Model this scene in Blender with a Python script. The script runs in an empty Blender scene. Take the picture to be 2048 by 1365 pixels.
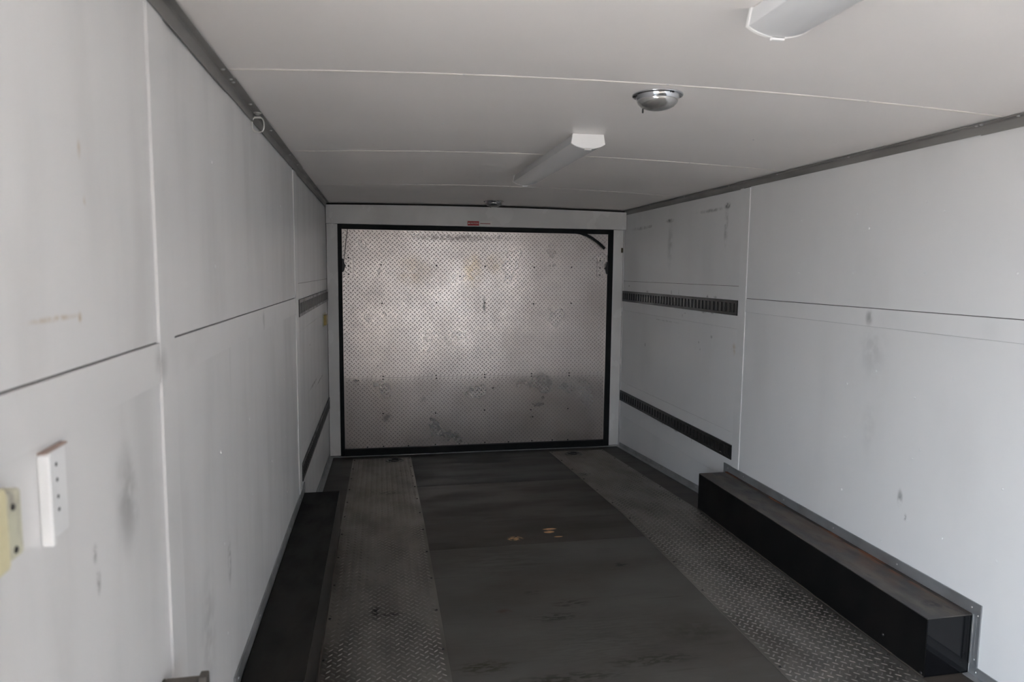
import bpy, bmesh, math, random
from mathutils import Vector, Matrix
random.seed(7)
sc = bpy.context.scene
COL = sc.collection
PI = math.pi

# ------------------------------------------------------------------ camera
W, YD, DROP = 2.44, -1.896, 0.108          # inside width, start of the dovetail, its drop at the ramp door
YF = -8.50                                 # front end of the trailer
cam_d = bpy.data.cameras.new('camera')
cam = bpy.data.objects.new('camera', cam_d)
COL.objects.link(cam)
yaw, pitch, roll = 0.1902, -0.1011, 0.0097
fw = Vector((math.sin(yaw)*math.cos(pitch), math.cos(yaw)*math.cos(pitch), math.sin(pitch)))
r0 = Vector((math.cos(yaw), -math.sin(yaw), 0)); u0 = r0.cross(fw)
rr = math.cos(roll)*r0 + math.sin(roll)*u0
uu = -math.sin(roll)*r0 + math.cos(roll)*u0
M = Matrix((rr, uu, -fw)).transposed().to_4x4()
M.translation = Vector((0.4107, -5.5743, 1.3953))
cam.matrix_world = M
cam_d.sensor_width = 36; cam_d.lens = 1371.5*36/2048
cam_d.clip_start = 0.02
cam_d.dof.use_dof = True; cam_d.dof.focus_distance = 4.2; cam_d.dof.aperture_fstop = 4.5
sc.camera = cam

# ------------------------------------------------------------------ sky, sun, exposure
DY0, DY1, DZ1 = -5.80, -4.88, 1.86         # the open side door in the left wall, where the photographer stands
EY0, EY1, EZ1 = -7.95, -7.20, 1.86                    # inferred unseen door, added in the right wall to light left wall and ceiling
wd = bpy.data.worlds.new('sky'); sc.world = wd; wd.use_nodes = True
bg = wd.node_tree.nodes['Background']
bg.inputs[0].default_value = (0.70, 0.85, 1.0, 1); bg.inputs[1].default_value = 4.6
sun_d = bpy.data.lights.new('sun_offscreen', 'SUN'); sun_d.energy = 70.0; sun_d.angle = 0.01; sun_d.color = (1.0, .93, .87)
sun = bpy.data.objects.new('sun_offscreen', sun_d); COL.objects.link(sun)
sun.rotation_euler = Vector((0.78, -0.38, 0.46)).to_track_quat('Z', 'Y').to_euler()
for nm, px, y0, y1, zt, ry in (('open_door_left_offscreen', -0.09, DY0, DY1, DZ1, -PI/2), ('added_opening_right_offscreen', W+.09, EY0, EY1, EZ1, PI/2)):
    po_d = bpy.data.lights.new(nm, 'AREA'); po_d.shape = 'RECTANGLE'
    po_d.size = zt; po_d.size_y = y1-y0; po_d.cycles.is_portal = True
    po = bpy.data.objects.new(nm, po_d); COL.objects.link(po)
    po.location = (px, (y0+y1)/2, zt/2); po.rotation_euler = (0, ry, 0)
sc.view_settings.view_transform = 'Standard'; sc.view_settings.look = 'None'
sc.view_settings.gamma = 1; sc.view_settings.use_curve_mapping = False
sc.view_settings.exposure = 1.86
sc.cycles.max_bounces = 16; sc.cycles.diffuse_bounces = 10; sc.cycles.glossy_bounces = 6
sc.cycles.sample_clamp_indirect = 8

# ------------------------------------------------------------------ helpers
def bx(bm, x0, x1, y0, y1, z0, z1):
    v = [bm.verts.new(p) for p in ((x0,y0,z0),(x1,y0,z0),(x1,y1,z0),(x0,y1,z0),(x0,y0,z1),(x1,y0,z1),(x1,y1,z1),(x0,y1,z1))]
    for f in ((3,2,1,0),(4,5,6,7),(0,1,5,4),(1,2,6,5),(2,3,7,6),(3,0,4,7)):
        bm.faces.new([v[i] for i in f])
    return v
def box(*a):
    bm = bmesh.new(); a = list(a)
    for i in (0,2,4):
        if a[i] > a[i+1]: a[i], a[i+1] = a[i+1], a[i]
    bx(bm, *a); return bm
def boxes(lst):
    bm = bmesh.new()
    for a in lst:
        a = list(a)
        for i in (0,2,4):
            if a[i] > a[i+1]: a[i], a[i+1] = a[i+1], a[i]
        bx(bm, *a)
    return bm
def strip(ys, prof):
    """sweep a closed profile [(x, z)...] along the ys; prof(y) returns the points"""
    bm = bmesh.new(); rings = []
    for y in ys:
        rings.append([bm.verts.new((x, y, z)) for x, z in prof(y)])
    n = len(rings[0])
    for a, b in zip(rings[:-1], rings[1:]):
        for i in range(n):
            bm.faces.new((a[i], a[(i+1) % n], b[(i+1) % n], b[i]))
    bm.faces.new(rings[0]); bm.faces.new(list(reversed(rings[-1])))
    bmesh.ops.recalc_face_normals(bm, faces=bm.faces[:])
    return bm
def tube(pts, r, n=8, closed=False):
    bm = bmesh.new(); pts = [Vector(p) for p in pts]; rings = []
    m = len(pts); up = Vector((0.123, 0.31, 0.94))
    for i, p in enumerate(pts):
        a = pts[(i-1) % m] if (closed or i > 0) else p
        b = pts[(i+1) % m] if (closed or i < m-1) else p
        t = (b-a).normalized(); s = t.cross(up).normalized(); q = s.cross(t)
        rings.append([bm.verts.new(p + r*(math.cos(k*2*PI/n)*s + math.sin(k*2*PI/n)*q)) for k in range(n)])
    pr = list(zip(rings, rings[1:])) + ([(rings[-1], rings[0])] if closed else [])
    for a, b in pr:
        for k in range(n):
            bm.faces.new((a[k], a[(k+1) % n], b[(k+1) % n], b[k]))
    if not closed:
        bm.faces.new(rings[0]); bm.faces.new(list(reversed(rings[-1])))
    bmesh.ops.recalc_face_normals(bm, faces=bm.faces[:])
    return bm
def lathe(prof, c=(0,0,0), n=48):
    """revolve (radius, z) points about a vertical axis through c"""
    bm = bmesh.new(); rings = []
    for r, z in prof:
        if r < 1e-6: rings.append([bm.verts.new((c[0], c[1], c[2]+z))])
        else: rings.append([bm.verts.new((c[0]+r*math.cos(k*2*PI/n), c[1]+r*math.sin(k*2*PI/n), c[2]+z)) for k in range(n)])
    for a, b in zip(rings[:-1], rings[1:]):
        for k in range(n):
            q = [a[k % len(a)], a[(k+1) % len(a)], b[(k+1) % len(b)], b[k % len(b)]]
            u = []
            for v in q:
                if v not in u: u.append(v)
            if len(u) > 2: bm.faces.new(u)
    bmesh.ops.recalc_face_normals(bm, faces=bm.faces[:])
    return bm
def origin(o):
    v = Vector((0,0,0))
    while o: v += o.location; o = o.parent
    return v
def obj(name, bm, m, parent=None, smooth=False, bevel=0, seg=2, kind=None):
    me = bpy.data.meshes.new(name)
    if parent is not None:
        off = origin(parent)
        for v in bm.verts: v.co -= off
    bm.to_mesh(me); bm.free()
    if smooth:
        for p in me.polygons: p.use_smooth = True
    me.materials.append(m)
    o = bpy.data.objects.new(name, me); COL.objects.link(o)
    if parent is not None: o.parent = parent
    if bevel:
        b = o.modifiers.new('bevel', 'BEVEL'); b.width = bevel; b.segments = seg; b.limit_method = 'ANGLE'
    if kind: o['kind'] = kind
    return o
def inst(name, me, loc, parent, rot=None):
    """an object that shares mesh data, placed at a world position under its parent"""
    o = bpy.data.objects.new(name, me); COL.objects.link(o)
    o.location = Vector(loc) - origin(parent); o.parent = parent
    if rot is not None: o.rotation_euler = rot
    return o
def mesh_of(name, bm, m, smooth=True):
    me = bpy.data.meshes.new(name); bm.to_mesh(me); bm.free(); me.materials.append(m)
    if smooth:
        for p in me.polygons: p.use_smooth = True
    return me
def thing(name, loc, label, cat, group=None):
    o = bpy.data.objects.new(name, None); COL.objects.link(o); o.location = loc
    o.empty_display_size = .05
    return tag(o, label, cat, group)
def tag(o, label, cat, group=None, kind=None):
    o['label'] = label; o['category'] = cat
    if group: o['group'] = group
    if kind: o['kind'] = kind
    return o
def fz(y):                                  # floor height: level, then the dovetail sloping down to the ramp door
    return 0.0 if y < YD else -DROP*(y-YD)/(-YD)
def crown(y):
    t = min(1, max(0, (y+1.0)/0.95)); return .034 - .022*t*t*(3-2*t)
def cz(x, y):                               # crowned roof
    return 1.912 + crown(y)*(1-((x-W/2)/(W/2))**2)

# ------------------------------------------------------------------ materials
def mat(name, c1, c2=None, rough=.5, rough2=None, metal=0.0, scale=(3,3,3), detail=5, lo=.35, hi=.7, bump=0, bscale=60,
        stains=(), fine=None, coat=0, spec=.5):
    m = bpy.data.materials.new(name); m.use_nodes = True
    nt = m.node_tree; N = nt.nodes; L = nt.links
    b = N['Principled BSDF']; b.inputs['Metallic'].default_value = metal
    b.inputs['Roughness'].default_value = rough; b.inputs['Coat Weight'].default_value = coat
    b.inputs['Coat Roughness'].default_value = .08; b.inputs['Specular IOR Level'].default_value = spec
    tc = N.new('ShaderNodeTexCoord')
    def noise(s, d):
        mp = N.new('ShaderNodeMapping'); mp.inputs['Scale'].default_value = s
        L.new(tc.outputs['Object'], mp.inputs[0])
        n = N.new('ShaderNodeTexNoise'); n.inputs['Scale'].default_value = 1; n.inputs['Detail'].default_value = d
        L.new(mp.outputs[0], n.inputs['Vector']); return n.outputs['Fac']
    def rng(s, a, c, d=0, e=1):
        r = N.new('ShaderNodeMapRange'); r.interpolation_type = 'SMOOTHSTEP'
        for i, v in ((1,a),(2,c),(3,d),(4,e)): r.inputs[i].default_value = v
        L.new(s, r.inputs[0]); return r.outputs[0]
    def mix(f, a, c):
        x = N.new('ShaderNodeMix'); x.data_type = 'RGBA'
        if isinstance(f, float): x.inputs[0].default_value = f
        else: L.new(f, x.inputs[0])
        for k, v in ((6, a), (7, c)):
            if isinstance(v, tuple): x.inputs[k].default_value = (*v, 1)
            else: L.new(v, x.inputs[k])
        return x.outputs[2]
    def mul(a, c):
        x = N.new('ShaderNodeMath'); x.operation = 'MULTIPLY'; L.new(a, x.inputs[0])
        if isinstance(c, (int, float)): x.inputs[1].default_value = c
        else: L.new(c, x.inputs[1])
        return x.outputs[0]
    col = c1
    if c2 is not None:
        f = rng(noise(scale, detail), lo, hi); col = mix(f, c1, c2)
        if rough2 is not None:
            L.new(rng(noise(tuple(s*1.3 for s in scale), detail), lo, hi, rough, rough2), b.inputs['Roughness'])
    if fine:                                # (scale, colour, low, high): second layer of fine wear
        for s, c, a, d in fine:
            col = mix(rng(noise(s, 6), a, d), col, c)
    if stains:
        br = {}
        for st in stains:
            c, r, sc_, amt = st[:4]; ns = st[4] if len(st) > 4 else 40
            v = N.new('ShaderNodeVectorMath'); v.operation = 'SUBTRACT'; v.inputs[1].default_value = c
            L.new(tc.outputs['Object'], v.inputs[0])
            d = N.new('ShaderNodeVectorMath'); d.operation = 'DIVIDE'; d.inputs[1].default_value = r
            L.new(v.outputs[0], d.inputs[0])
            l = N.new('ShaderNodeVectorMath'); l.operation = 'LENGTH'; L.new(d.outputs[0], l.inputs[0])
            k = rng(l.outputs['Value'], .15, 1, 1, 0)
            sh = len(st) > 5
            if (ns, sh) not in br: br[ns, sh] = rng(noise(ns if isinstance(ns, tuple) else (ns, ns, ns), 4), *((.47, .55) if sh else (.32, .62)))
            col = mix(mul(mul(k, br[ns, sh]), amt), col, sc_)
    if isinstance(col, tuple): b.inputs['Base Color'].default_value = (*col, 1)
    else: L.new(col, b.inputs['Base Color'])
    if bump:
        bp = N.new('ShaderNodeBump'); bp.inputs['Strength'].default_value = bump; bp.inputs['Distance'].default_value = .01
        L.new(noise((bscale,)*3 if not isinstance(bscale, tuple) else bscale, 4), bp.inputs['Height']); L.new(bp.outputs[0], b.inputs['Normal'])
    return m
SOOT = (.035,.032,.03); GREY = (.30,.30,.30); TAN = (.42,.30,.16); DARK = (.012,.011,.011)
def wst(lst):                               # stains on a wall: (y, z, half width, half height, colour, amount)
    return [((W/2, s[0], s[1]), (9, s[2], s[3]), s[4], s[5]) + tuple(s[6:]) for s in lst]
WHITE, WHITE2 = (.685,.678,.675), (.62,.615,.61)
m_wall_l = mat('white_wall_paint_scuffed', WHITE, (.605,.598,.594), rough=.38, rough2=.5, scale=(2,6,1.3), lo=.42, hi=.75, bump=.03, bscale=9,
    fine=[((6,22,1.4),(.52,.52,.52),.66,.86)],
    stains=wst([(-4.38,1.02,.07,.12,GREY,.75,14),(-4.19,1.22,.05,.06,GREY,.5,20),(-4.12,1.0,.05,.18,GREY,.35,18),(-3.66,.6,.03,.09,SOOT,.5,40),
     (-4.60,1.329,.10,.006,TAN,.55,60),(-4.525,1.326,.008,.012,TAN,.8,60),(-4.50,1.56,.008,.02,TAN,.5),(-4.49,1.49,.006,.01,TAN,.5),
     (-1.2,.69,.35,.012,SOOT,.8,26),(-.75,.645,.35,.010,SOOT,.9,26),(-4.51,.936,.012,.03,SOOT,.5,80),(-4.517,.98,.012,.02,GREY,.8,80),
     (-3.9,.54,.10,.2,GREY,.4,20),(-4.09,1.075,.008,.008,SOOT,.9,90),(-1.39,.952,.05,.008,SOOT,.6,60)]))
m_wall_r = mat('white_wall_paint_marked', WHITE, (.635,.628,.625), rough=.38, rough2=.5, scale=(2,3,1.2), lo=.45, hi=.8, bump=.02, bscale=7,
    fine=[((4,30,1.2),(.62,.62,.61),.70,.9)],
    stains=wst([(-1.76,1.795,.05,.03,SOOT,.9,50),(-1.75,1.68,.035,.17,GREY,.8,22),(-1.55,1.785,.25,.016,GREY,.9,20),(-.93,1.765,.09,.02,SOOT,.8,50),(-.95,1.6,.06,.22,GREY,.5,20),
     (-.57,1.748,.05,.016,SOOT,.85,50),(-.38,1.745,.25,.02,GREY,.8,20),(-3.255,.51,.02,.05,GREY,1.0,30),(-3.288,.443,.012,.02,SOOT,.6,80),
     (-3.05,1.08,.11,.17,(.45,.45,.45),.45,16),(-3.05,.75,.06,.15,(.45,.45,.45),.3,16),(-3.01,1.21,.02,.04,GREY,.5,30),(-1.9,.953,.035,.05,(.45,.33,.2),.6,30),(-1.231,1.125,.012,.005,SOOT,.9,90),(-1.19,1.105,.006,.014,SOOT,1.0,90),
     (-.536,.835,.012,.02,SOOT,.9,80),(-1.47,.905,.012,.012,SOOT,.6,80),(-.15,1.285,.03,.006,SOOT,.8,80),(-.55,1.25,.03,.014,SOOT,.8,80),(-1.0,1.26,.012,.02,SOOT,.7,80),(-1.12,1.265,.006,.03,SOOT,.6,80),(-1.55,1.25,.02,.016,SOOT,.8,80),(-1.65,1.25,.03,.012,SOOT,.7,80),(-1.5,1.15,.05,.012,SOOT,.7,60),(-1.62,1.15,.03,.010,SOOT,.7,60),(-.9,.295,.1,.012,SOOT,.6,60),(-1.15,.295,.05,.014,SOOT,.6,60),(-1.4,.29,.004,.03,SOOT,.9,30),(-1.62,1.0,.02,.014,SOOT,.5,60),(-1.45,.95,.01,.012,SOOT,.6,80),(-.9,1.05,.4,.006,GREY,.6,30)]))
m_strip = mat('white_cover_strip', (.685,.678,.675), (.63,.623,.62), rough=.35, rough2=.45, scale=(3,5,3), lo=.5, hi=.8,
    stains=wst([(-4.19,1.215,.05,.05,GREY,.6,16),(-3.02,1.215,.03,.05,GREY,.8,20)]))
m_groove = mat('dark_joint', (.05,.04,.035), rough=.9)
m_shell = mat('plywood_backing', (.16,.11,.07), (.11,.07,.045), rough=.8, scale=(2,2,20))
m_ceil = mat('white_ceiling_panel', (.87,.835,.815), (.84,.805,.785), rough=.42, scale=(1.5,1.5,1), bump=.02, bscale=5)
m_bead = mat('cream_seam_strip', (.80,.765,.71), rough=.5)
m_alum = mat('dull_grey_trim', (.33,.32,.31), (.26,.25,.24), rough=.5, rough2=.62, metal=.55, scale=(8,3,8), lo=.3, hi=.7)
m_galv = mat('galvanised_angle', (.42,.43,.44), (.32,.32,.32), rough=.4, rough2=.55, metal=.75, scale=(9,6,9))
m_screw = mat('bright_screw', (.6,.6,.6), rough=.3, metal=1)
m_dscrew = mat('dark_screw', (.02,.018,.018), rough=.5, metal=.3)
m_wscrew = mat('painted_rivet', (.69,.685,.68), rough=.4)
m_black = mat('satin_black_paint', (.0045,.0045,.0045), (.008,.007,.0065), rough=.40, rough2=.5, scale=(6,6,6), spec=.15)
m_blackend = mat('smooth_black_paint', (.006,.006,.007), rough=.07, spec=.26)
m_boxtop_r = mat('worn_box_top_rusty', (.100,.085,.072), (.052,.050,.050), rough=.5, rough2=.62, scale=(13,5,8), lo=.38, hi=.62,
    fine=[((26,9,10),(.03,.03,.032),.60,.72)], stains=[((.065,-.45,.2),(.025,.5,.5),(.19,.075,.035),.8,18),((.0,-.35,.2),(.09,.6,.5),(.12,.07,.048),.6,13),((.02,.1,.2),(.08,.4,.5),(.11,.072,.055),.5,12),((.0,-.78,.2),(.05,.05,.5),(.02,.02,.022),1.2,40)])
m_boxtop_l = mat('worn_box_top_black', (.011,.010,.009), (.018,.015,.013), rough=.55, rough2=.7, scale=(9,4,8), lo=.4, hi=.7, spec=.2)
m_boxside_l = mat('brown_black_side', (.028,.023,.020), (.018,.016,.015), rough=.35, scale=(6,5,9))  # browner and lighter than the black side of the other box
FS = lambda x, y, rx, ry, c, a, n=40, *e: ((x, y, 0), (rx, ry, 9), c, a, n) + e
m_floor = mat('grey_painted_plywood', (.078,.073,.066), (.058,.051,.044), rough=.48, rough2=.65, spec=.35, scale=(1.6,3.2,2), lo=.35, hi=.68, bump=.06, bscale=(8,60,8),
    fine=[((2.2,26,3),(.045,.038,.030),.60,.78),((5,70,3),(.10,.105,.105),.66,.82)],
    stains=[FS(1.536,-2.567,.05,.035,DARK,1.2,(22,75,10),1),FS(1.19,-2.90,.11,.05,(.02,.016,.012),1.1,(22,75,10),1),FS(1.10,-3.0,.14,.05,(.02,.016,.012),.9,(22,75,10),1),
     FS(1.053,-2.775,.06,.03,(.02,.016,.012),.8,(22,75,10),1),FS(.76,-3.3,.14,.06,(.028,.022,.012),1.0,(22,75,10),1),FS(1.36,-3.36,.25,.05,(.022,.018,.012),1.1,(22,75,10),1),FS(1.02,-3.42,.3,.05,(.02,.017,.012),1.0,(22,75,10),1),
     FS(.9,-2.92,.05,.03,(.05,.02,.016),.8,40),FS(1.6,-3.2,.2,.1,(.03,.026,.018),.8,28),FS(1.3,-3.2,.5,.3,(.04,.036,.03),.45,(14,95,10),1),FS(.95,-2.4,.35,.25,(.045,.04,.034),.7,(8,40,10),1)])
m_floor2 = mat('dark_painted_plywood', (.054,.047,.041), (.040,.034,.028), rough=.5, rough2=.65, spec=.35, scale=(1.5,4,2), bump=.05, bscale=(8,60,8),
    fine=[((2.2,26,3),(.028,.024,.02),.6,.78)],
    stains=[FS(1.305,-2.065,.045,.014,(.60,.33,.17),4,(30,60,20)),FS(1.292,-2.105,.034,.020,(.60,.33,.17),4,(30,60,20)),FS(1.325,-2.178,.028,.009,(.55,.30,.15),4,(30,60,20)),FS(1.095,-2.165,.05,.035,(.55,.32,.16),3,(45,110,20),1)])
m_floor3 = mat('blue_grey_plywood', (.066,.066,.064), (.050,.047,.043), rough=.55, rough2=.7, spec=.3, scale=(1.5,5,2), bump=.05, bscale=(8,60,8))
m_sidewood = mat('brown_bare_plywood', (.055,.044,.036), (.035,.028,.024), rough=.6, scale=(3,9,3))
def tread_mat(nm, cx, cy, st):
    return mat(nm, (.23,.215,.195), (.125,.113,.10), rough=.42, rough2=.58, metal=.7, scale=(5,2.2,3), lo=.34, hi=.68,
        fine=[((16,7,9),(.05,.045,.04),.64,.80)], stains=[FS(a-cx, b-cy, *r) for a, b, *r in st])
m_bar = mat('tread_bar_metal', (.33,.31,.29), (.20,.188,.175), rough=.34, rough2=.48, metal=.8, scale=(7,4,5))
m_door = mat('aluminium_diamond_sheet', (.62,.575,.55), (.52,.478,.452), rough=.27, rough2=.38, metal=1, scale=(2.2,2,2.2), lo=.35, hi=.7,
    stains=[((x-W/2, 0, z+DROP), (rx, 9, rz), c, am, n) for x, z, rx, rz, c, am, n in ((.66,1.40,.20,.16,(.44,.35,.24),.5,9),(1.15,1.40,.12,.2,(.42,.33,.20),.6,14),(1.33,1.46,.1,.12,(.40,.32,.21),.5,16),
     (1.25,1.12,.02,.10,(.12,.13,.12),.9,30),(.75,.33,.03,.05,(.12,.11,.11),.8,20),(.46,.2,.06,.05,(.14,.13,.13),.7,16),(1.05,1.66,.6,.04,(.16,.14,.13),.8,40))])
m_dbar = mat('aluminium_diamond_bars', (.46,.43,.408), (.39,.363,.345), rough=.30, rough2=.4, metal=1, scale=(3,3,3))
m_rubber = mat('black_rubber_seal', (.006,.0063,.0065), (.010,.010,.010), rough=.55, spec=.18, scale=(9,9,9))
m_track = mat('black_powder_coat', (.013,.0125,.012), (.022,.020,.018), rough=.3, rough2=.45, scale=(9,5,9), spec=.4)
m_jamb = mat('white_jamb_metal', (.66,.65,.64), (.58,.57,.56), rough=.22, rough2=.3, scale=(3,3,2), bump=.02, bscale=4)
m_fix = mat('white_fixture_plastic', (.86,.85,.84), rough=.3)
m_lens = mat('prismatic_lens', (.60,.605,.615), rough=.25)
m_chrome = mat('chrome', (.62,.63,.65), rough=.12, metal=1)
m_dome = mat('clear_lens_over_reflector', (.50,.49,.475), (.40,.39,.38), rough=.2, scale=(90,90,20), metal=.75)
m_bplast = mat('black_plastic', (.01,.01,.01), rough=.4)
m_ring = mat('zinc_ring', (.75,.74,.70), rough=.3, metal=1)
m_cream = mat('cream_plastic', (.66,.61,.40), (.58,.53,.34), rough=.4, scale=(20,20,20))
m_creamface = mat('grimy_cream_plastic', (.55,.54,.42), (.30,.28,.24), rough=.5, scale=(40,60,30), lo=.45, hi=.7)
m_amber = mat('amber_plastic', (.42,.30,.08), (.36,.25,.06), rough=.3, scale=(20,20,20))
m_patch = mat('white_patch_plate', (.80,.80,.80), (.74,.74,.74), rough=.35, scale=(9,9,9))
m_steel = mat('brown_grey_steel', (.13,.11,.09), (.10,.09,.08), rough=.5, metal=.3, scale=(20,20,20))
m_brown = mat('brown_tape', (.065,.05,.02), rough=.5)
m_red = mat('red_sticker', (.34,.006,.010), rough=.4)
m_print = mat('white_print', (.62,.60,.58), rough=.5)
m_redprint = mat('red_print', (.22,.012,.012), rough=.5)
m_ground = mat('asphalt_yard', (.21,.20,.19), (.16,.155,.15), rough=.9, scale=(.8,.8,.8))
m_pan = mat('dark_steel_pan', (.035,.035,.036), (.06,.058,.055), rough=.4, metal=.5, scale=(20,20,20))

# shared small meshes
def cap_bm(r, h, n=10, axis='z'):
    bm = lathe([(r, 0), (r*.92, h*.55), (r*.55, h), (0, h*1.05)], n=n)
    if axis == 'x': bmesh.ops.rotate(bm, verts=bm.verts[:], matrix=Matrix.Rotation(PI/2, 3, 'Y'))
    if axis == '-x': bmesh.ops.rotate(bm, verts=bm.verts[:], matrix=Matrix.Rotation(-PI/2, 3, 'Y'))
    if axis == '-y': bmesh.ops.rotate(bm, verts=bm.verts[:], matrix=Matrix.Rotation(PI/2, 3, 'X'))
    if axis == '-z': bmesh.ops.rotate(bm, verts=bm.verts[:], matrix=Matrix.Rotation(PI, 3, 'X'))
    return bm
RIV = {a: mesh_of('painted_rivet', cap_bm(.0048, .0020, 10, a), m_wscrew) for a in ('x', '-x', '-z')}
SCR = {a: mesh_of('bright_screw', cap_bm(.0042, .0026, 10, a), m_screw) for a in ('x', '-x', '-z', 'z')}
GSC = {a: mesh_of('dull_screw', cap_bm(.0058, .0034, 10, a), m_screw) for a in ('x', '-x', '-z', 'z')}
DSC = {a: mesh_of('dark_screw', cap_bm(.0060, .0030, 10, a), m_dscrew) for a in ('-y', 'z', 'x', '-x')}

# ================================================================== STRUCTURE
g = obj('ground', box(-30, 30, -30, 30, -.62, -.60), m_ground); tag(g, 'grey asphalt yard around the trailer', 'ground', kind='structure')

# ---- floor: painted plywood sheets following the dovetail
fl = obj('floor', strip([YF, YD, 0.0], lambda y: [(-.08, fz(y)-.10), (W+.08, fz(y)-.10), (W+.08, fz(y)-.016), (-.08, fz(y)-.016)]), m_shell)
tag(fl, 'grey painted plywood trailer floor that slopes down to the ramp door', 'floor', kind='structure')
def ysplit(a, b):
    return [a] + [y for y in (YD,) if a < y < b] + [b]
def sheet(x0, x1, y0, y1, m, z0=-.014, z1=0.0, name='plywood_sheet'):
    gp = .0008
    return obj(name, strip(ysplit(y0+gp, y1-gp), lambda y: [(x0+gp, fz(y)+z0), (x1-gp, fz(y)+z0), (x1-gp, fz(y)+z1), (x0+gp, fz(y)+z1)]), m, fl)
PL0, PL1, PR0, PR1 = .186, .640, 1.782, 2.252
for a, b, mm in ((YF,-5.91,m_floor),(-5.91,-4.69,m_floor),(-4.69,-3.47,m_floor),(-3.47,-2.25,m_floor),(-2.25,-1.06,m_floor2),(-1.06,-.004,m_floor3)):
    if b == -2.25: sheet(.40, 2.04, -4.69, b, mm)
    elif a < -4.69 and b <= -4.69:
        sheet(.40, 2.04, a, b, mm)
    elif a >= -2.25: sheet(.40, 2.04, a, b, mm)
for x0, x1 in ((.001, .40), (2.04, W-.001)):
    for a, b, mm in ((YF,-4.0,m_sidewood),(-4.0,-1.06,m_sidewood),(-1.06,-.004,m_floor2)):
        sheet(x0, x1, a, b, mm)

# ---- walls
RR = [(-2.503,.926),(-3.078,.997),(-3.466,1.024),(-2.903,.914),(-3.296,.923),(-2.501,.673),(-2.908,.676),(-3.304,.684),(-2.903,1.655),(-3.288,1.673),(-3.374,1.629),(-2.898,1.403),
      (-3.301,1.403),(-3.689,1.406),(-2.982,1.59),(-2.908,.433),(-3.70,.69),(-3.701,.44),(-3.30,.438),(-3.472,.43),(-3.167,.298),(-3.339,.729),(-2.503,.435),(-2.501,1.40),(-2.503,1.655)]
TOPZ = 1.905
def wall(side):
    L = side == 'left'
    X = (lambda d: d) if L else (lambda d: W-d)
    sh = []
    if L:
        sh = [(-.08,-.0035,YF,DY0,-.1,2.0), (-.08,-.0035,DY1,.06,-.3,2.0), (-.08,-.0035,DY0,DY1,DZ1,2.0), (-.08,-.0035,DY0,DY1,-.1,-.02)]
    else:
        sh = [(W+.0035,W+.08,YF,EY0,-.1,2.0), (W+.0035,W+.08,EY1,.06,-.3,2.0), (W+.0035,W+.08,EY0,EY1,EZ1,2.0), (W+.0035,W+.08,EY0,EY1,-.1,-.02)]
    w = obj('wall_'+side, boxes(sh), m_groove)
    tag(w, 'white panelled trailer wall on the side of the %s' % ('cream plastic catch' if L else 'rusty-topped wheel box'), 'wall', kind='structure')
    mm = m_wall_l if L else m_wall_r
    bA = (-4.192, -4.100) if L else (-4.10, -4.02)
    bB = (-2.067, -1.958) if L else (-2.016, -1.936)
    g = .0006
    def panel(y0, y1, z0, z1, d=0.0, m=None, name='wall_panel', dov=False):
        if dov:                             # bottom edge follows the dovetail
            bm = strip([y0+g, y1-g], lambda y: [(X(-.0034), z0+fz(y)), (X(d), z0+fz(y)), (X(d), z1-g), (X(-.0034), z1-g)])
            return obj(name, bm, m or mm, w)
        return obj(name, box(X(-.0034), X(d), y0+g, y1-g, z0+g, z1-g), m or mm, w)
    ya = DY1 if L else EY1
    P = []
    for a, b in ((ya, bA[0]), (bA[1], bB[0])):
        P.append(panel(a, b, 1.2572, TOPZ)); panel(a, b, 1.179, 1.2555, .0035, m_strip, 'joint_strip'); P.append(panel(a, b, 0, 1.179))
    if L:
        panel(YF, DY0, 0, TOPZ)
    panel(bA[0], bA[1], 0, TOPZ-.03, .0045, m_strip, 'vertical_batten')
    panel(bB[0], bB[1], .02 if L else .262, TOPZ-.03, .0045, m_strip, 'vertical_batten')
    for z0, z1 in ((1.324, TOPZ), (1.075, 1.323), (.4635, 1.075), (.17, .463)):
        panel(bB[1], -.002, z0, z1)
    panel(bB[1], -.002, .0, .1705, dov=True)
    if not L:
        for y, z in RR:
            par = P[2] if z > 1.25 else P[3]
            inst('rivet', RIV['-x'], (W-.0002, y, z), par)
    else:
        for y in (-2.5, -2.91, -3.31, -3.71):
            for z in (.42, .67, .92, 1.40, 1.66):
                if random.random() < .75: inst('rivet', RIV['x'], (.0002, y+random.uniform(-.01,.01), z), P[2] if z > 1.25 else P[3])
    return w
wl = wall('left'); wr = wall('right')
wf = obj('wall_front', box(-.08, W+.08, YF-.08, YF, -.1, 2.0), m_strip); tag(wf, 'plain white front end wall of the trailer', 'wall', kind='structure')
wb = obj('wall_back', box(-.08, W+.08, .045, .12, -.3, 2.05), m_groove); tag(wb, 'dark rear end wall behind the diamond plate ramp door', 'wall', kind='structure')
for a, b in ((.003, .088), (2.343, 2.430)):
    obj('jamb', box(a, b, -.012, .045, -DROP+.012, 1.80), m_jamb, wb, bevel=.003)
obj('jamb_edge', box(2.4315, 2.4375, -.020, .045, -DROP+.004, 1.80), m_jamb, wb)
obj('head_panel', box(.003, 2.437, .01, .045, 1.74, 1.92), m_groove, wb)
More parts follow.
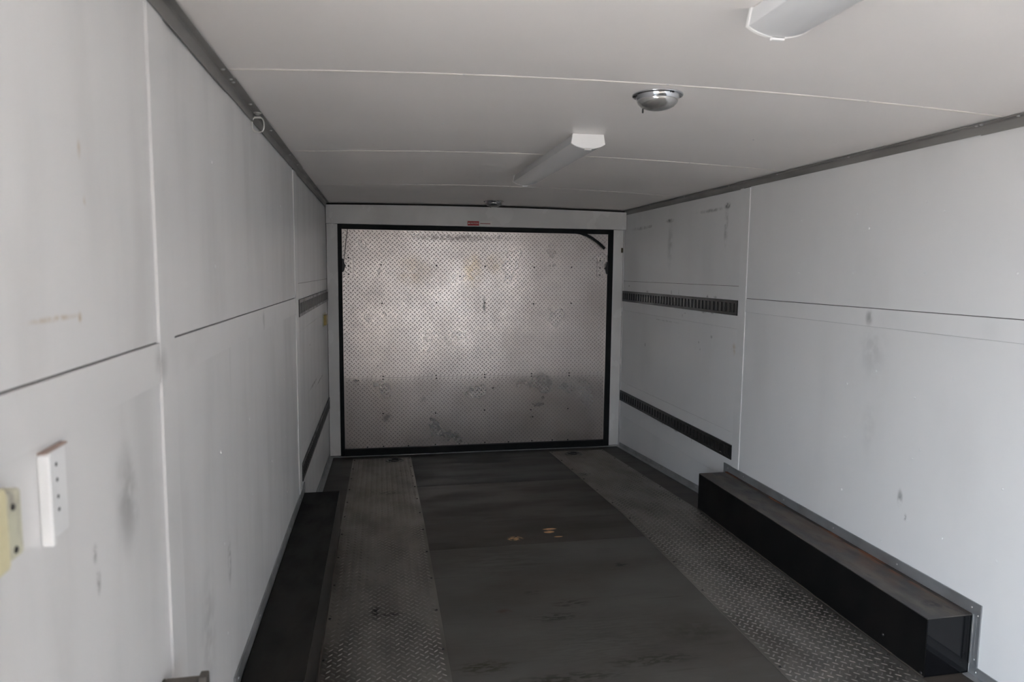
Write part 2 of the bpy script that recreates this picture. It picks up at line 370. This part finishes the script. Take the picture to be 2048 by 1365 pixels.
# buckled bright edge and brown tape on the right jamb
bm = bmesh.new()
for k in range(9):
    t = k/8; z = 1.555-.20*t; wdt = .004+.010*math.sin(PI*t)**.8
    for dx, dy in ((0, -.0125), (-wdt*.5, -.0165), (-wdt, -.0125)): bm.verts.new((2.4295+dx, dy, z))
bm.verts.ensure_lookup_table()
for k in range(8):
    for j in range(2): bm.faces.new([bm.verts[i] for i in (k*3+j, k*3+j+1, k*3+j+4, k*3+j+3)])
bmesh.ops.recalc_face_normals(bm, faces=bm.faces[:])
obj('buckled_edge', bm, m_jamb, wb, smooth=True)
obj('tape_patch', box(2.412, 2.4305, -.0135, -.011, 1.562, 1.602), m_brown, wb, bevel=.001)

# ---- ceiling: crowned panels with seam strips
cl = obj('ceiling', box(-.08, W+.08, YF-.08, .12, 1.975, 2.05), m_groove); tag(cl, 'white crowned ceiling of wide panels with narrow seam strips', 'ceiling', kind='structure')
SE = [YF, -6.10, -4.86, -3.62, -2.36, -1.12, .045]
def crowned(x0, x1, y0, y1, dz, th, nx, ny):
    bm = bmesh.new(); V = {}
    for i in range(nx+1):
        for j in range(ny+1):
            x = x0+(x1-x0)*i/nx; y = y0+(y1-y0)*j/ny
            for k in (0, 1): V[i, j, k] = bm.verts.new((x, y, cz(x, y)+dz+th*k))
    for i in range(nx):
        for j in range(ny):
            bm.faces.new((V[i,j,0], V[i,j+1,0], V[i+1,j+1,0], V[i+1,j,0])); bm.faces.new((V[i,j,1], V[i+1,j,1], V[i+1,j+1,1], V[i,j+1,1]))
    for i in range(nx):
        bm.faces.new((V[i,0,0], V[i+1,0,0], V[i+1,0,1], V[i,0,1])); bm.faces.new((V[i,ny,0], V[i,ny,1], V[i+1,ny,1], V[i+1,ny,0]))
    for j in range(ny):
        bm.faces.new((V[0,j,0], V[0,j,1], V[0,j+1,1], V[0,j+1,0])); bm.faces.new((V[nx,j,0], V[nx,j+1,0], V[nx,j+1,1], V[nx,j,1]))
    bmesh.ops.recalc_face_normals(bm, faces=bm.faces[:])
    return bm
pans = []
for a, b in zip(SE[:-1], SE[1:]):
    pans.append(obj('ceiling_panel', crowned(-.003, W+.003, a+.0022, b-.0022, 0, .004, 24, 8), m_ceil, cl, smooth=False))
    for p in pans[-1].data.polygons: p.use_smooth = True
    pans[-1].data.set_sharp_from_angle(angle=.5)
for y in SE[1:-1]:
    obj('seam_strip', crowned(.03, W-.03, y+.0025, y+.0105, -.0012, .0012, 24, 1), m_bead if y < -2 else m_ceil, cl)
for y in (-3.618, -2.358, -1.118):
    for x in (.645, 1.245, 1.91):
        inst('rivet', RIV['-z'], (x, y, cz(x, y)-.0005), pans[[k for k in range(6) if SE[k] < y+.003][-1]])
for x in (.645, 1.90):
    for y in (-2.965, -1.72): inst('rivet', RIV['-z'], (x, y, cz(x, y)+.0003), pans[[k for k in range(6) if SE[k] < y][-1]])

# ---- corner trims (grey angles) along the ceiling, in overlapping lengths with screws
def ceil_trim(n, side, joints, screws):
    L = side == 'l'; X = (lambda d: d) if L else (lambda d: W-d)
    t = thing('trim_%d' % n, (X(0), -3, 1.9), 'grey metal corner angle between ceiling and %s wall' % ('cream catch side' if L else 'wheel box side'), 'trim')
    t['kind'] = 'structure'
    for k, (a, b) in enumerate(zip(joints[:-1], joints[1:])):
        e = .0016*(k % 2); h = .033+.004*(k % 2); cfl = .031-.003*(k % 2); z1 = 1.9095
        prof = [(X(.0035+e), z1-h), (X(.006+e), z1-h), (X(.0065+e), z1-.006), (X(.011+e), z1-.0035), (X(cfl), z1-.0022), (X(cfl), z1+.0005), (X(.0035+e), z1+.0005)]
        obj('angle_length', strip([a-.012*(k > 0), b], lambda y: prof), m_alum, t)
    for i, y in enumerate(screws):
        inst('screw', GSC['-z'], (X(.019), y, 1.9070), t)
    return t
ceil_trim(1, 'l', (YF, -4.19, -3.535, -1.9, -.03), [-6.2,-5.4,-4.6,-3.64,-3.545,-3.515,-3.26,-2.85,-2.304,-2.007,-1.54,-1.1,-.6])
ceil_trim(2, 'r', (YF, -5.2, -3.515, -1.9, -.03), [-6.2,-5.4,-4.6,-4.0,-3.663,-3.525,-3.505,-2.85,-2.3,-1.8,-1.2,-.6])

# ---- floor angles: along the wall foot, up and over the wheel boxes
BY0, BY1, BH = -3.630, -1.896, .217
def foot_trim(side):
    L = side == 'left'; X = (lambda d: d) if L else (lambda d: W-d)
    t = thing('baseboard_'+side, (X(0), -3, 0), 'galvanised angle trim at the foot of the %s wall' % ('cream catch' if L else 'rusty wheel box'), 'baseboard')
    t['kind'] = 'structure'
    gm = m_galv
    def run(y0, y1, m, name='floor_angle'):
        obj(name, strip(ysplit(y0, y1), lambda y: [(X(.001), fz(y)+.001), (X(.030), fz(y)+.001), (X(.030), fz(y)+.004), (X(.006), fz(y)+.006), (X(.0045), fz(y)+.037), (X(.001), fz(y)+.037)]), m, t)
    run(DY1 if L else EY1, BY0-.003, gm); run(BY1+.002, -.004, gm)
    # horizontal strip on the wall above the box and the uprights at its ends
    ov = obj('box_top_angle', box(X(.0008), X(.0062), BY0-.034, BY1+.045, BH+.003, BH+.046), gm, t, bevel=.001)
    obj('end_upright', boxes([(X(.0008), X(.0052), BY0-.033, BY0-.003, .037, BH+.004), (X(.005), X(.0075), BY0-.0345, BY0-.029, .037, BH+.03), (X(.005), X(.0062), BY0-.018, BY0-.015, .04, BH-.005), (X(.005), X(.0085), BY0-.006, BY0-.003, .04, BH+.003)]), gm, t)
    obj('end_upright', box(X(.0008), X(.0055), BY1+.02, BY1+.045, .04, BH+.004), gm, t)
    ax = 'x' if L else '-x'
    for y, z in ((-3.626,.241),(-3.27,.242),(-2.876,.243),(-2.483,.243),(-2.082,.243),(-1.905,.243)):
        inst('screw', SCR[ax], (X(.0060), y, z), t)
    for y, z in ((-3.652,.222),(-3.651,.062)): inst('screw', SCR[ax], (X(.0055), y, z), t)
    for y in (-3.66, -3.95, -4.3, -1.5, -.9, -.4): inst('screw', SCR[ax], (X(.0045), y, fz(y)+.020), t)
    return t
foot_trim('left'); foot_trim('right')

# ---- ramp door
dr = thing('door_1', (W/2, 0, -DROP), 'diamond plate ramp door closed at the rear in a black rubber frame', 'door')
dr['kind'] = 'structure'
DX0, DX1, DZ0, DZS, DZT = .100, 2.315, -.060, .532, 1.725
FX0, FX1, FZ0, FZ1 = .088, 2.343, -.100, 1.752
obj('rubber_frame', boxes([(FX0, .119, -.016, .04, FZ0, FZ1), (2.298, FX1, -.016, .04, FZ0, FZ1), (.119, 2.298, -.016, .04, 1.713, FZ1), (.119, 2.298, -.020, .04, FZ0, -.047)]), m_rubber, dr, bevel=.003)
up = obj('upper_sheet', box(DX0, DX1, -.0018, .02, DZS, DZT), m_door, dr)
lo_ = obj('lower_sheet', box(DX0, DX1, -.0004, .02, DZ0, DZS-.001), m_door, dr)
def bars(pts, hl, hw, h, frame):
    """raised lens-shaped tread bars; frame(u, v) -> (point, u axis, v axis, normal)"""
    vs, fs = [], []
    for u, v, a in pts:
        c, U, V, Nn = frame(u, v); ca, sa = math.cos(a), math.sin(a)
        A = U*ca+V*sa; B = V*ca-U*sa; o = len(vs)
        for p, q, r in ((-1,0,0),(-.42,-1,0),(.42,-1,0),(1,0,0),(.42,1,0),(-.42,1,0),(-.45,0,1),(.45,0,1)):
            vs.append(c+A*(p*hl)+B*(q*hw)+Nn*(r*h-.0002))
        fs += [(o, o+1, o+6), (o+1, o+2, o+7, o+6), (o+2, o+3, o+7), (o+3, o+4, o+7), (o+4, o+5, o+6, o+7), (o+5, o, o+6)]
    me = bpy.data.meshes.new('tread_bars'); me.from_pydata([tuple(v) for v in vs], [], fs); me.update()
    return me
def grid(u0, u1, v0, v1, p, ju=0, jv=0):
    out = []; m = .006
    nu = int((u1-u0)/p)+2; nv = int((v1-v0)/p)+2
    for i in range(nu):
        for j in range(nv):
            for k, a in ((0, PI/4), (.5, -PI/4)):
                u = u0+(i+k)*p+ju; v = v0+(j+k)*p+jv
                if u0+m < u < u1-m and v0+m < v < v1-m: out.append((u, v, a))
    return out
def add_bars(me, m, parent):
    me.materials.append(m); o = bpy.data.objects.new('tread_bars', me); COL.objects.link(o)
    o.parent = parent; o['kind'] = 'stuff'
    me.transform(Matrix.Translation(-origin(parent)))
    return o
PT = .0345
ex, ez, ey = Vector((1,0,0)), Vector((0,0,1)), Vector((0,1,0))
add_bars(bars(grid(.12, 2.297, DZS, 1.712, PT, .01, .012), .0112, .0034, .0025, lambda u, v: (Vector((u, -.0018, v)), ex, ez, -ey)), m_dbar, up)
add_bars(bars(grid(.12, 2.297, -.046, DZS-.001, PT, .004, .008), .0112, .0034, .0025, lambda u, v: (Vector((u, -.0004, v)), ex, ez, -ey)), m_dbar, lo_)
for x, z in ((.419,1.438),(.859,1.435),(1.049,1.352),(1.254,1.435),(1.664,1.431),(1.985,1.435),(.424,1.132),(.858,1.137),(1.255,1.137),(1.663,1.129),(1.986,1.134),(.427,.542),(.853,.542),(1.255,.542),(1.654,.542),(1.980,.542)):
    inst('screw', DSC['-y'], (x, -.0016, z), up)
for x, z in ((.426,.519),(.857,.518),(1.255,.52),(1.654,.52),(1.98,.52),(.424,.236),(.849,.227),(1.256,.241),(1.653,.233),(1.977,.233),(.297,-.040),(.425,-.038),(.627,-.040),(.848,-.038),(1.047,-.039),(1.262,-.037),(1.463,-.039),(1.666,-.038),(1.845,-.038),(1.982,-.040)):
    inst('screw', DSC['-y'], (x, -.0002, z), lo_)
for sx, x0, xe in ((1, .120, .203), (-1, 2.207, 2.297)):      # latch access patches with their black latches
    pz0, pz1 = (1.347, 1.503) if sx == 1 else (1.358, 1.505)
    pt = obj('latch_patch', box(x0, xe, -.0036, 0, pz0, pz1), m_door, up)
    add_bars(bars(grid(x0, xe, pz0, pz1, PT, .012, .014), .0112, .0034, .0025, lambda u, v: (Vector((u, -.0036, v)), ex, ez, -ey)), m_dbar, pt)
    obj('patch_joint', boxes([(xe-.0006, xe+.0012, -.0038, 0, pz0, pz1) if sx == 1 else (x0-.0012, x0+.0006, -.0038, 0, pz0, pz1), (x0, xe, -.0038, 0, pz0-.0015, pz0)]), m_dscrew, up)
    for z in (pz1-.012, (pz0+pz1)/2, pz0+.014):
        inst('screw', DSC['-y'], (.168 if sx == 1 else 2.232, -.0034, z), pt)
    e = .119 if sx == 1 else 2.298
    bm = bmesh.new(); pr = [(0,.055),(.012,.05),(.020,.012),(.030,0),(.022,-.014),(.014,-.045),(0,-.055)]
    lz = 1.430
    for y in (-.022, -.002): [bm.verts.new((e+sx*a, y, lz+b)) for a, b in pr]
    bm.verts.ensure_lookup_table(); n = len(pr)
    bm.faces.new([bm.verts[i] for i in range(n)]); bm.faces.new([bm.verts[n+i] for i in reversed(range(n))])
    for i in range(n): bm.faces.new([bm.verts[k] for k in (i, (i+1) % n, n+(i+1) % n, n+i)])
    bmesh.ops.recalc_face_normals(bm, faces=bm.faces[:])
    obj('latch', bm, m_bplast, dr)
obj('pull_cable', tube([(.165,-.012,1.716),(.152,-.012,1.62),(.142,-.012,1.54),(.134,-.012,1.47)], .0022, 6), m_bplast, dr)
def flat_strap(pts, hw, t):
    bm = bmesh.new(); R = []
    for i, p in enumerate(pts):
        p = Vector(p); a = Vector(pts[max(0, i-1)]); b = Vector(pts[min(len(pts)-1, i+1)]); d = (b-a).normalized()
        s = Vector((-d.z, 0, d.x))
        R.append([bm.verts.new(p+s*hw+ey*t), bm.verts.new(p+s*hw-ey*t), bm.verts.new(p-s*hw-ey*t), bm.verts.new(p-s*hw+ey*t)])
    for a, b in zip(R[:-1], R[1:]):
        for k in range(4): bm.faces.new((a[k], a[(k+1) % 4], b[(k+1) % 4], b[k]))
    bm.faces.new(R[0]); bm.faces.new(list(reversed(R[-1]))); bmesh.ops.recalc_face_normals(bm, faces=bm.faces[:])
    return bm
obj('loose_seal', flat_strap([(2.00,-.019,1.724),(2.05,-.024,1.718),(2.10,-.030,1.703),(2.15,-.034,1.678),(2.20,-.034,1.645),(2.245,-.030,1.608),(2.262,-.028,1.592)], .0105, .004), m_rubber, dr)
obj('right_edge_bead', box(2.290, 2.2945, -.006, 0, -.04, 1.71), m_door, dr)
obj('threshold', box(.003, W-.003, -.024, .0, -DROP-.002, -DROP+.006), m_galv, dr)

lo_.rotation_euler.x = math.radians(1.3); lo_.location.y = .0135
# ---- header box over the door
hd = bmesh.new(); n = 24; R = []
for i in range(n+1):
    x = .006+(2.4335-.006)*i/n; s = 1-((x-W/2)/(W/2))**2
    zt = 1.893+.013*s; zb = 1.7505
    R.append([hd.verts.new((x, -.070, zb)), hd.verts.new((x, -.064, zt)), hd.verts.new((x, -.004, zt)), hd.verts.new((x, -.004, zb))])
for a, b in zip(R[:-1], R[1:]):
    for k in range(4): hd.faces.new((a[k], b[k], b[(k+1) % 4], a[(k+1) % 4]))
hd.faces.new(R[0]); hd.faces.new(list(reversed(R[-1]))); bmesh.ops.recalc_face_normals(hd, faces=hd.faces[:])
h = obj('trim_3', hd, m_jamb); tag(h, 'white metal spring cover across the top of the ramp door', 'door header', kind='structure')

# ================================================================== THINGS
# ---- diamond tread plates set in the floor
def tread_plate(x0, x1, y0, y1, label, st):
    m_tread = tread_mat('worn_tread_plate', (x0+x1)/2, (y0+y1)/2, st)
    t = thing('tread_plate', ((x0+x1)/2, (y0+y1)/2, 0), label, 'floor plate', 'tread plates along the floor')
    th = .0022
    pl = obj('sheet', strip(ysplit(y0, y1), lambda y: [(x0, fz(y)+.0002), (x1, fz(y)+.0002), (x1, fz(y)+th), (x0, fz(y)+th)]), m_tread, t)
    sl = Vector((0, -YD, -DROP)).normalized(); nn = Vector((0, DROP, -YD)).normalized()
    def fr(u, v):
        if v < YD: return Vector((u, v, th)), ex, ey, ez
        return Vector((u, v, fz(v)+th)), ex, sl, nn
    add_bars(bars(grid(x0, x1, max(y0, -5.0), y1, PT), .0125, .0033, .0024, fr), m_bar, t)
    for y in [y1-.05-.30*k for k in range(15)]:
        for x in (x0+.014, x1-.014): inst('screw', DSC['z'], (x, y, fz(y)+th), t)
    return t
tread_plate(PL0, PL1, -6.9, -.115, 'dull diamond tread plate strip beside the black-topped wheel box', [(.380,-2.84,.028,.085,(.03,.028,.026),1.1,40),(.44,-2.87,.08,.02,(.03,.028,.026),.9,60),(.46,-1.2,.10,.06,(.03,.025,.02),1,30)])
tread_plate(PR0, PR1-.004, -6.9, -.135, 'diamond tread plate strip beside the rusty-topped wheel box', [(1.84,-.95,.07,.06,DARK,2,30)])

# ---- floor tie-downs
for x, y, lab in ((.510, -.235, 'round recessed tie-down pan in the tread plate beside the black-topped box'), (1.955, -.262, 'round recessed tie-down pan in the tread plate beside the rusty-topped box')):
    z = fz(y)+.0022
    t = thing('floor_tie_down', (x, y, z), lab, 'tie-down', 'floor tie-downs near the ramp door')
    obj('flange', lathe([(.072, .0006), (.070, .0032), (.056, .0038), (.052, .0008), (.0001, .0006)], (x, y, z), 40), m_pan, t, smooth=True)
    obj('ring', tube([(x+.033*math.cos(a), y+.033*math.sin(a), z+.006) for a in [k*PI/14 for k in range(28)]], .0048, 8, True), m_pan, t, smooth=True)
    obj('clamp', box(x-.046, x-.020, y-.014, y+.014, z+.001, z+.010), m_pan, t, bevel=.003)

# ---- wheel boxes
def wheel_box(side, label):
    L = side == 'l'; X = (lambda d: d) if L else (lambda d: W-d)
    t = thing('wheel_box', (X(.09), (BY0+BY1)/2, 0), label, 'wheel box')
    d0, d1 = .0063, .1858; th = .004
    obj('top_panel', box(X(d0), X(d1), BY0, BY1, BH-th, BH), m_boxtop_l if L else m_boxtop_r, t, bevel=.0015)
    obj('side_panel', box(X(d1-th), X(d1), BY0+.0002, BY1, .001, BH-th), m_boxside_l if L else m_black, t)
    obj('end_panel', box(X(d0), X(d1-th), BY0, BY0+th, .003, BH-th), m_blackend, t)
    obj('end_panel', box(X(d0), X(d1-th), BY1-th, BY1, .003, BH-th), m_black, t)
    obj('weld_bead', tube([(X(d1+.001), y, .004+.0006*math.sin(y*40)) for y in [BY0+(BY1-BY0)*k/40 for k in range(41)]], .0032, 6), m_sidewood, t)
    if not L:
        obj('back_flange', box(X(d0), X(d0+.014), BY0, BY1, BH, BH+.003), mat('rust_edge', (.045,.035,.03), (.16,.06,.028), rough=.8, scale=(30,7,20), lo=.5, hi=.66), t)
        for y, z in ((BY0+.012, .012), (BY0+.2, .05)): inst('screw', DSC['-x'], (X(d1), y, z), t)
    return t
wheel_box('l', 'black wheel box with a dark worn top at the foot of the cream catch wall')
wheel_box('r', 'black wheel box with a brown rusty worn top and glossy black end')

# ---- logistic tracks
def track(side, z0, label, n=38):
    L = side == 'l'; X = (lambda d: d) if L else (lambda d: W-d)
    y0 = (-1.956 if L else -1.933); y1 = -.014; z1 = z0+.088
    t = thing('tie_track', (X(0), y0, z0), label, 'tie-down track', 'slotted tie-down tracks on the walls')
    obj('back_plate', box(X(.0003), X(.0016), y0, y1, z0, z1), m_track, t)
    for a, b in ((z0, z0+.017), (z1-.017, z1)):
        obj('flange', boxes([(X(.0016), X(.0085), y0, y1, a, b)]), m_track, t, bevel=.0012, seg=1)
    bme = mesh_of('track_bar', box(-.0034, .0034, -.012, .012, 0, .088-.034), m_track, smooth=False)
    p = (y1-y0)/n
    for k in range(n+1):
        y = min(max(y0+k*p, y0+.0121), y1-.0121)
        inst('bar', bme, (X(.0052), y, z0+.017), t)
    return t
track('r', 1.153, 'black slotted track at chest height on the wall with the rusty-topped wheel box')
track('r', .300, 'black slotted track low on the wall with the rusty-topped wheel box')
track('l', 1.153, 'black slotted track above the small amber box on the wall')
track('l', .296, 'black slotted track low on the wall below the small amber box')

# ---- strip lights
def strip_light(y0, y1, label):
    xc = 1.234; zc = min(cz(xc, y0), cz(xc, y1))-.0012
    t = thing('strip_light', (xc, (y0+y1)/2, zc), label, 'ceiling light', 'strip lights on the ceiling')
    def prof(s, top=0, bot=1.0):
        hw0, hw1, h1, h2 = .064*s, .0705*s, .038, .058
        p = [(-hw0, -top), (hw0, -top)]
        p.append((hw1, -h1))
        for k in range(1, 12):
            a = k/12; x = hw1*(1-2*a); p.append((x, -h1-(h2-h1)*bot*math.sin(PI*a)**.75))
        p.append((-hw1, -h1)); return p
    obj('housing', strip([y0+.01, y1-.01], lambda y: [(xc-.058, zc-.0005), (xc+.058, zc-.0005), (xc+.060, zc-.02), (xc-.060, zc-.02)]), m_fix, t)
    body = strip([y0+.008, y1-.008], lambda y: [(xc+a, zc+b) for a, b in prof(.975, .004, .94)])
    lens = obj('lens', body, m_lens, t, smooth=True); lens.data.set_sharp_from_angle(angle=.45)
    for a, b in ((y0, y0+.0085), (y1-.0085, y1)):
        obj('end_cap', strip([a, b], lambda y: [(xc+p, zc+q) for p, q in prof(1.0)]), m_fix, t)
        obj('end_tab', box(xc-.014, xc+.014, a, b, zc-.062, zc-.055), m_fix, t)
    return t
strip_light(-2.872, -1.640, 'long strip light with pale prismatic lens between the two dome lights')
strip_light(-5.44, -4.205, 'long strip light on the ceiling farther from the ramp door than both dome lights')

# ---- chrome dome lights
def dome(x, y, label, sw):
    z = cz(x, y)-.0006
    t = thing('dome_light', (x, y, z), label, 'ceiling light', 'chrome dome lights on the ceiling')
    obj('base_flange', lathe([(.0765,0), (.0785,-.0015), (.078,-.004), (.074,-.0055), (.068,-.0035), (.0665,-.006), (.0660,-.0125), (.0635,-.0145), (.0625,-.0185), (.060,-.020)], (x, y, z)), m_chrome, t, smooth=True)
    ln = bmesh.new(); ln.free()
    obj('lens', lathe([(.0625,-.013), (.0628,-.020), (.060,-.026), (.052,-.034), (.040,-.040), (.024,-.0445), (.010,-.046), (0,-.0462)], (x, y, z)), m_dome, t, smooth=True)
    for k in range(3):
        a = k*2*PI/3+5.0
        inst('clip_screw', DSC['z'], (x+.0715*math.cos(a), y+.0715*math.sin(a), z-.0075), t)
    a = sw; sx, sy = x+.056*math.cos(a), y+.056*math.sin(a)
    s = obj('switch', lathe([(.0001,-.020), (.0065,-.022), (.0065,-.030), (.0025,-.030), (.0030,-.040), (.0026,-.046), (0,-.047)], (sx, sy, z), 12), m_bplast, t, smooth=True)
    return t
dome(1.262, -3.503, 'chrome dome light close to the ceiling seam strip', 2.1)
dome(1.268, -.335, 'chrome dome light just in front of the white door header', 1.85)

# ---- lashing ring on the ceiling trim
t = thing('lashing_ring', (.020, -3.14, 1.903), 'zinc lashing ring hanging from the grey corner trim', 'ring')
obj('washer', lathe([(.0001,-.0005), (.013,-.001), (.013,-.003), (.009,-.005), (.006,-.008), (.0001,-.0085)], (.020, -3.14, 1.9075), 20), m_ring, t, smooth=True)
obj('swivel', box(.009, .031, -3.1445, -3.1355, 1.888, 1.8945), m_ring, t, bevel=.002)
pts = []
for k in range(28):
    a = PI/2+k*2*PI/28; c, s = math.cos(a), math.sin(a)
    pts.append((.0215+.0185*math.copysign(abs(c)**.62, c), -3.1415, 1.868+.0235*math.copysign(abs(s)**.75, s)))
obj('ring', tube(pts, .0023, 8, True), m_ring, t, smooth=True)

# ---- caution sticker on the header
yk = -.0702
def hy(z): return -.070+.006*(z-1.7505)/.1425-.0003
t = thing('caution_sticker', (1.20, -.0705, 1.775), 'small red and white caution sticker on the door header', 'sticker')
def plate(x0, x1, z0, z1, e, th=.0002):
    bm = bmesh.new(); v = []
    for d in (0, th):
        for x, z in ((x0,z0),(x1,z0),(x1,z1),(x0,z1)): v.append(bm.verts.new((x, hy(z)-e+d, z)))
    for f in ((0,1,2,3),(7,6,5,4),(0,4,5,1),(1,5,6,2),(2,6,7,3),(3,7,4,0)): bm.faces.new([v[i] for i in f])
    bmesh.ops.recalc_face_normals(bm, faces=bm.faces[:]); return bm
SX = 1.0946; 
obj('red_field', plate(1.100, 1.193, 1.757, 1.793, .0004), m_red, t)
obj('backing', plate(1.096, 1.300, 1.7545, 1.7955, .0001), mat('clear_sticker_film', (.60,.585,.56), rough=.35), t)
cu = bpy.data.curves.new('caution_text', 'FONT'); cu.body = 'CAUTION'; cu.size = .0155; cu.extrude = .0001; cu.align_x = 'CENTER'; cu.align_y = 'CENTER'
tmp = bpy.data.objects.new('tmp', cu); COL.objects.link(tmp)
dg = bpy.context.evaluated_depsgraph_get(); tm = bpy.data.meshes.new_from_object(tmp.evaluated_get(dg))
bpy.data.objects.remove(tmp)
tm.materials.clear(); tm.materials.append(m_print)
to = bpy.data.objects.new('lettering', tm); COL.objects.link(to); to.rotation_euler = (PI/2, 0, 0)
to.location = Vector((1.152, hy(1.775)-.0008, 1.775))-origin(t); to.parent = t
bm = bmesh.new()
for a, b, c in ((1.1045,1.776,.0075),):
    vv = [bm.verts.new((a-.001, hy(1.775)-.0008, b-.006)), bm.verts.new((a+.013, hy(1.775)-.0008, b-.006)), bm.verts.new((a+.006, hy(1.775)-.0008, b+.007))]
    bm.faces.new(vv)
obj('warning_triangle', bm, m_print, t)
x = 1.203
for wdt in (.006,.005,.007,.004,.006,.0075,.006,.007,.0055,.007,.006):
    obj('red_mark', plate(x, x+wdt, 1.7715, 1.7785, .0004), m_redprint, t); x += wdt+.0014

# ---- small fittings on the left wall
t = thing('patch_plate', (0, -4.63, 1.11), 'white raised rectangular plate with small screw holes above the cream catch', 'wall plate')
t['label'] = 'white raised rectangular plate with small dark screw holes on the wall'
obj('plate', boxes([(.0002, .0060, -4.662, -4.606, 1.054, 1.167)]), m_patch, t, bevel=.0035, seg=3)
obj('side_rib', box(.0002, .0150, -4.672, -4.6625, 1.052, 1.168), m_patch, t, bevel=.0030, seg=3)
obj('top_lip', box(.0002, .0085, -4.668, -4.606, 1.1675, 1.1700), mat('brown_edge', (.36,.27,.23), rough=.7), t)
hm = mesh_of('hole', cap_bm(.0028, .0006, 10, 'x'), m_dscrew)
for y, z in ((-4.634,1.147),(-4.6335,1.127),(-4.633,1.105),(-4.6325,1.088)): inst('screw_hole', hm, (.0059, y, z), t)

t = thing('plastic_catch', (0, -4.80, 1.12), 'cream plastic catch with two dark screws on the wall near the white plate', 'catch')
obj('body', box(.0002, .030, -4.862, -4.796, 1.078, 1.168), m_cream, t, bevel=.007, seg=3)
obj('screw_flange', box(.0002, .022, -4.800, -4.754, 1.080, 1.156), m_creamface, t, bevel=.005, seg=3)
sm = mesh_of('catch_screw', cap_bm(.0042, .002, 12, 'x'), m_dscrew)
for y, z in ((-4.775,1.139),(-4.773,1.091)): inst('screw', sm, (.0218, y, z), t)
obj('top_knob', box(.012, .026, -4.842, -4.812, 1.166, 1.172), m_bplast, t, bevel=.002)

t = thing('amber_catch', (0, -.33, 1.03), 'small amber plastic catch on the wall next to the ramp door jamb', 'catch')
obj('body', box(.0002, .026, -.44, -.30, .992, 1.066), m_amber, t, bevel=.006, seg=2)
obj('base', box(.0002, .006, -.46, -.22, .984, 1.076), m_creamface, t, bevel=.002)
for z in (1.005, 1.055): inst('screw', DSC['x'], (.006, -.26, z), t)

t = thing('steel_hook', (0, -4.25, .62), 'brown steel hook arm sticking out low from the wall', 'hook')
obj('wall_plate', box(.0002, .006, -4.268, -4.246, .50, .6215), m_steel, t, bevel=.002)
obj('arm', box(.006, .0665, -4.268, -4.246, .575, .6215), m_steel, t, bevel=.002)
obj('upturned_end', box(.0665, .082, -4.268, -4.242, .56, .6285), m_steel, t, bevel=.003)
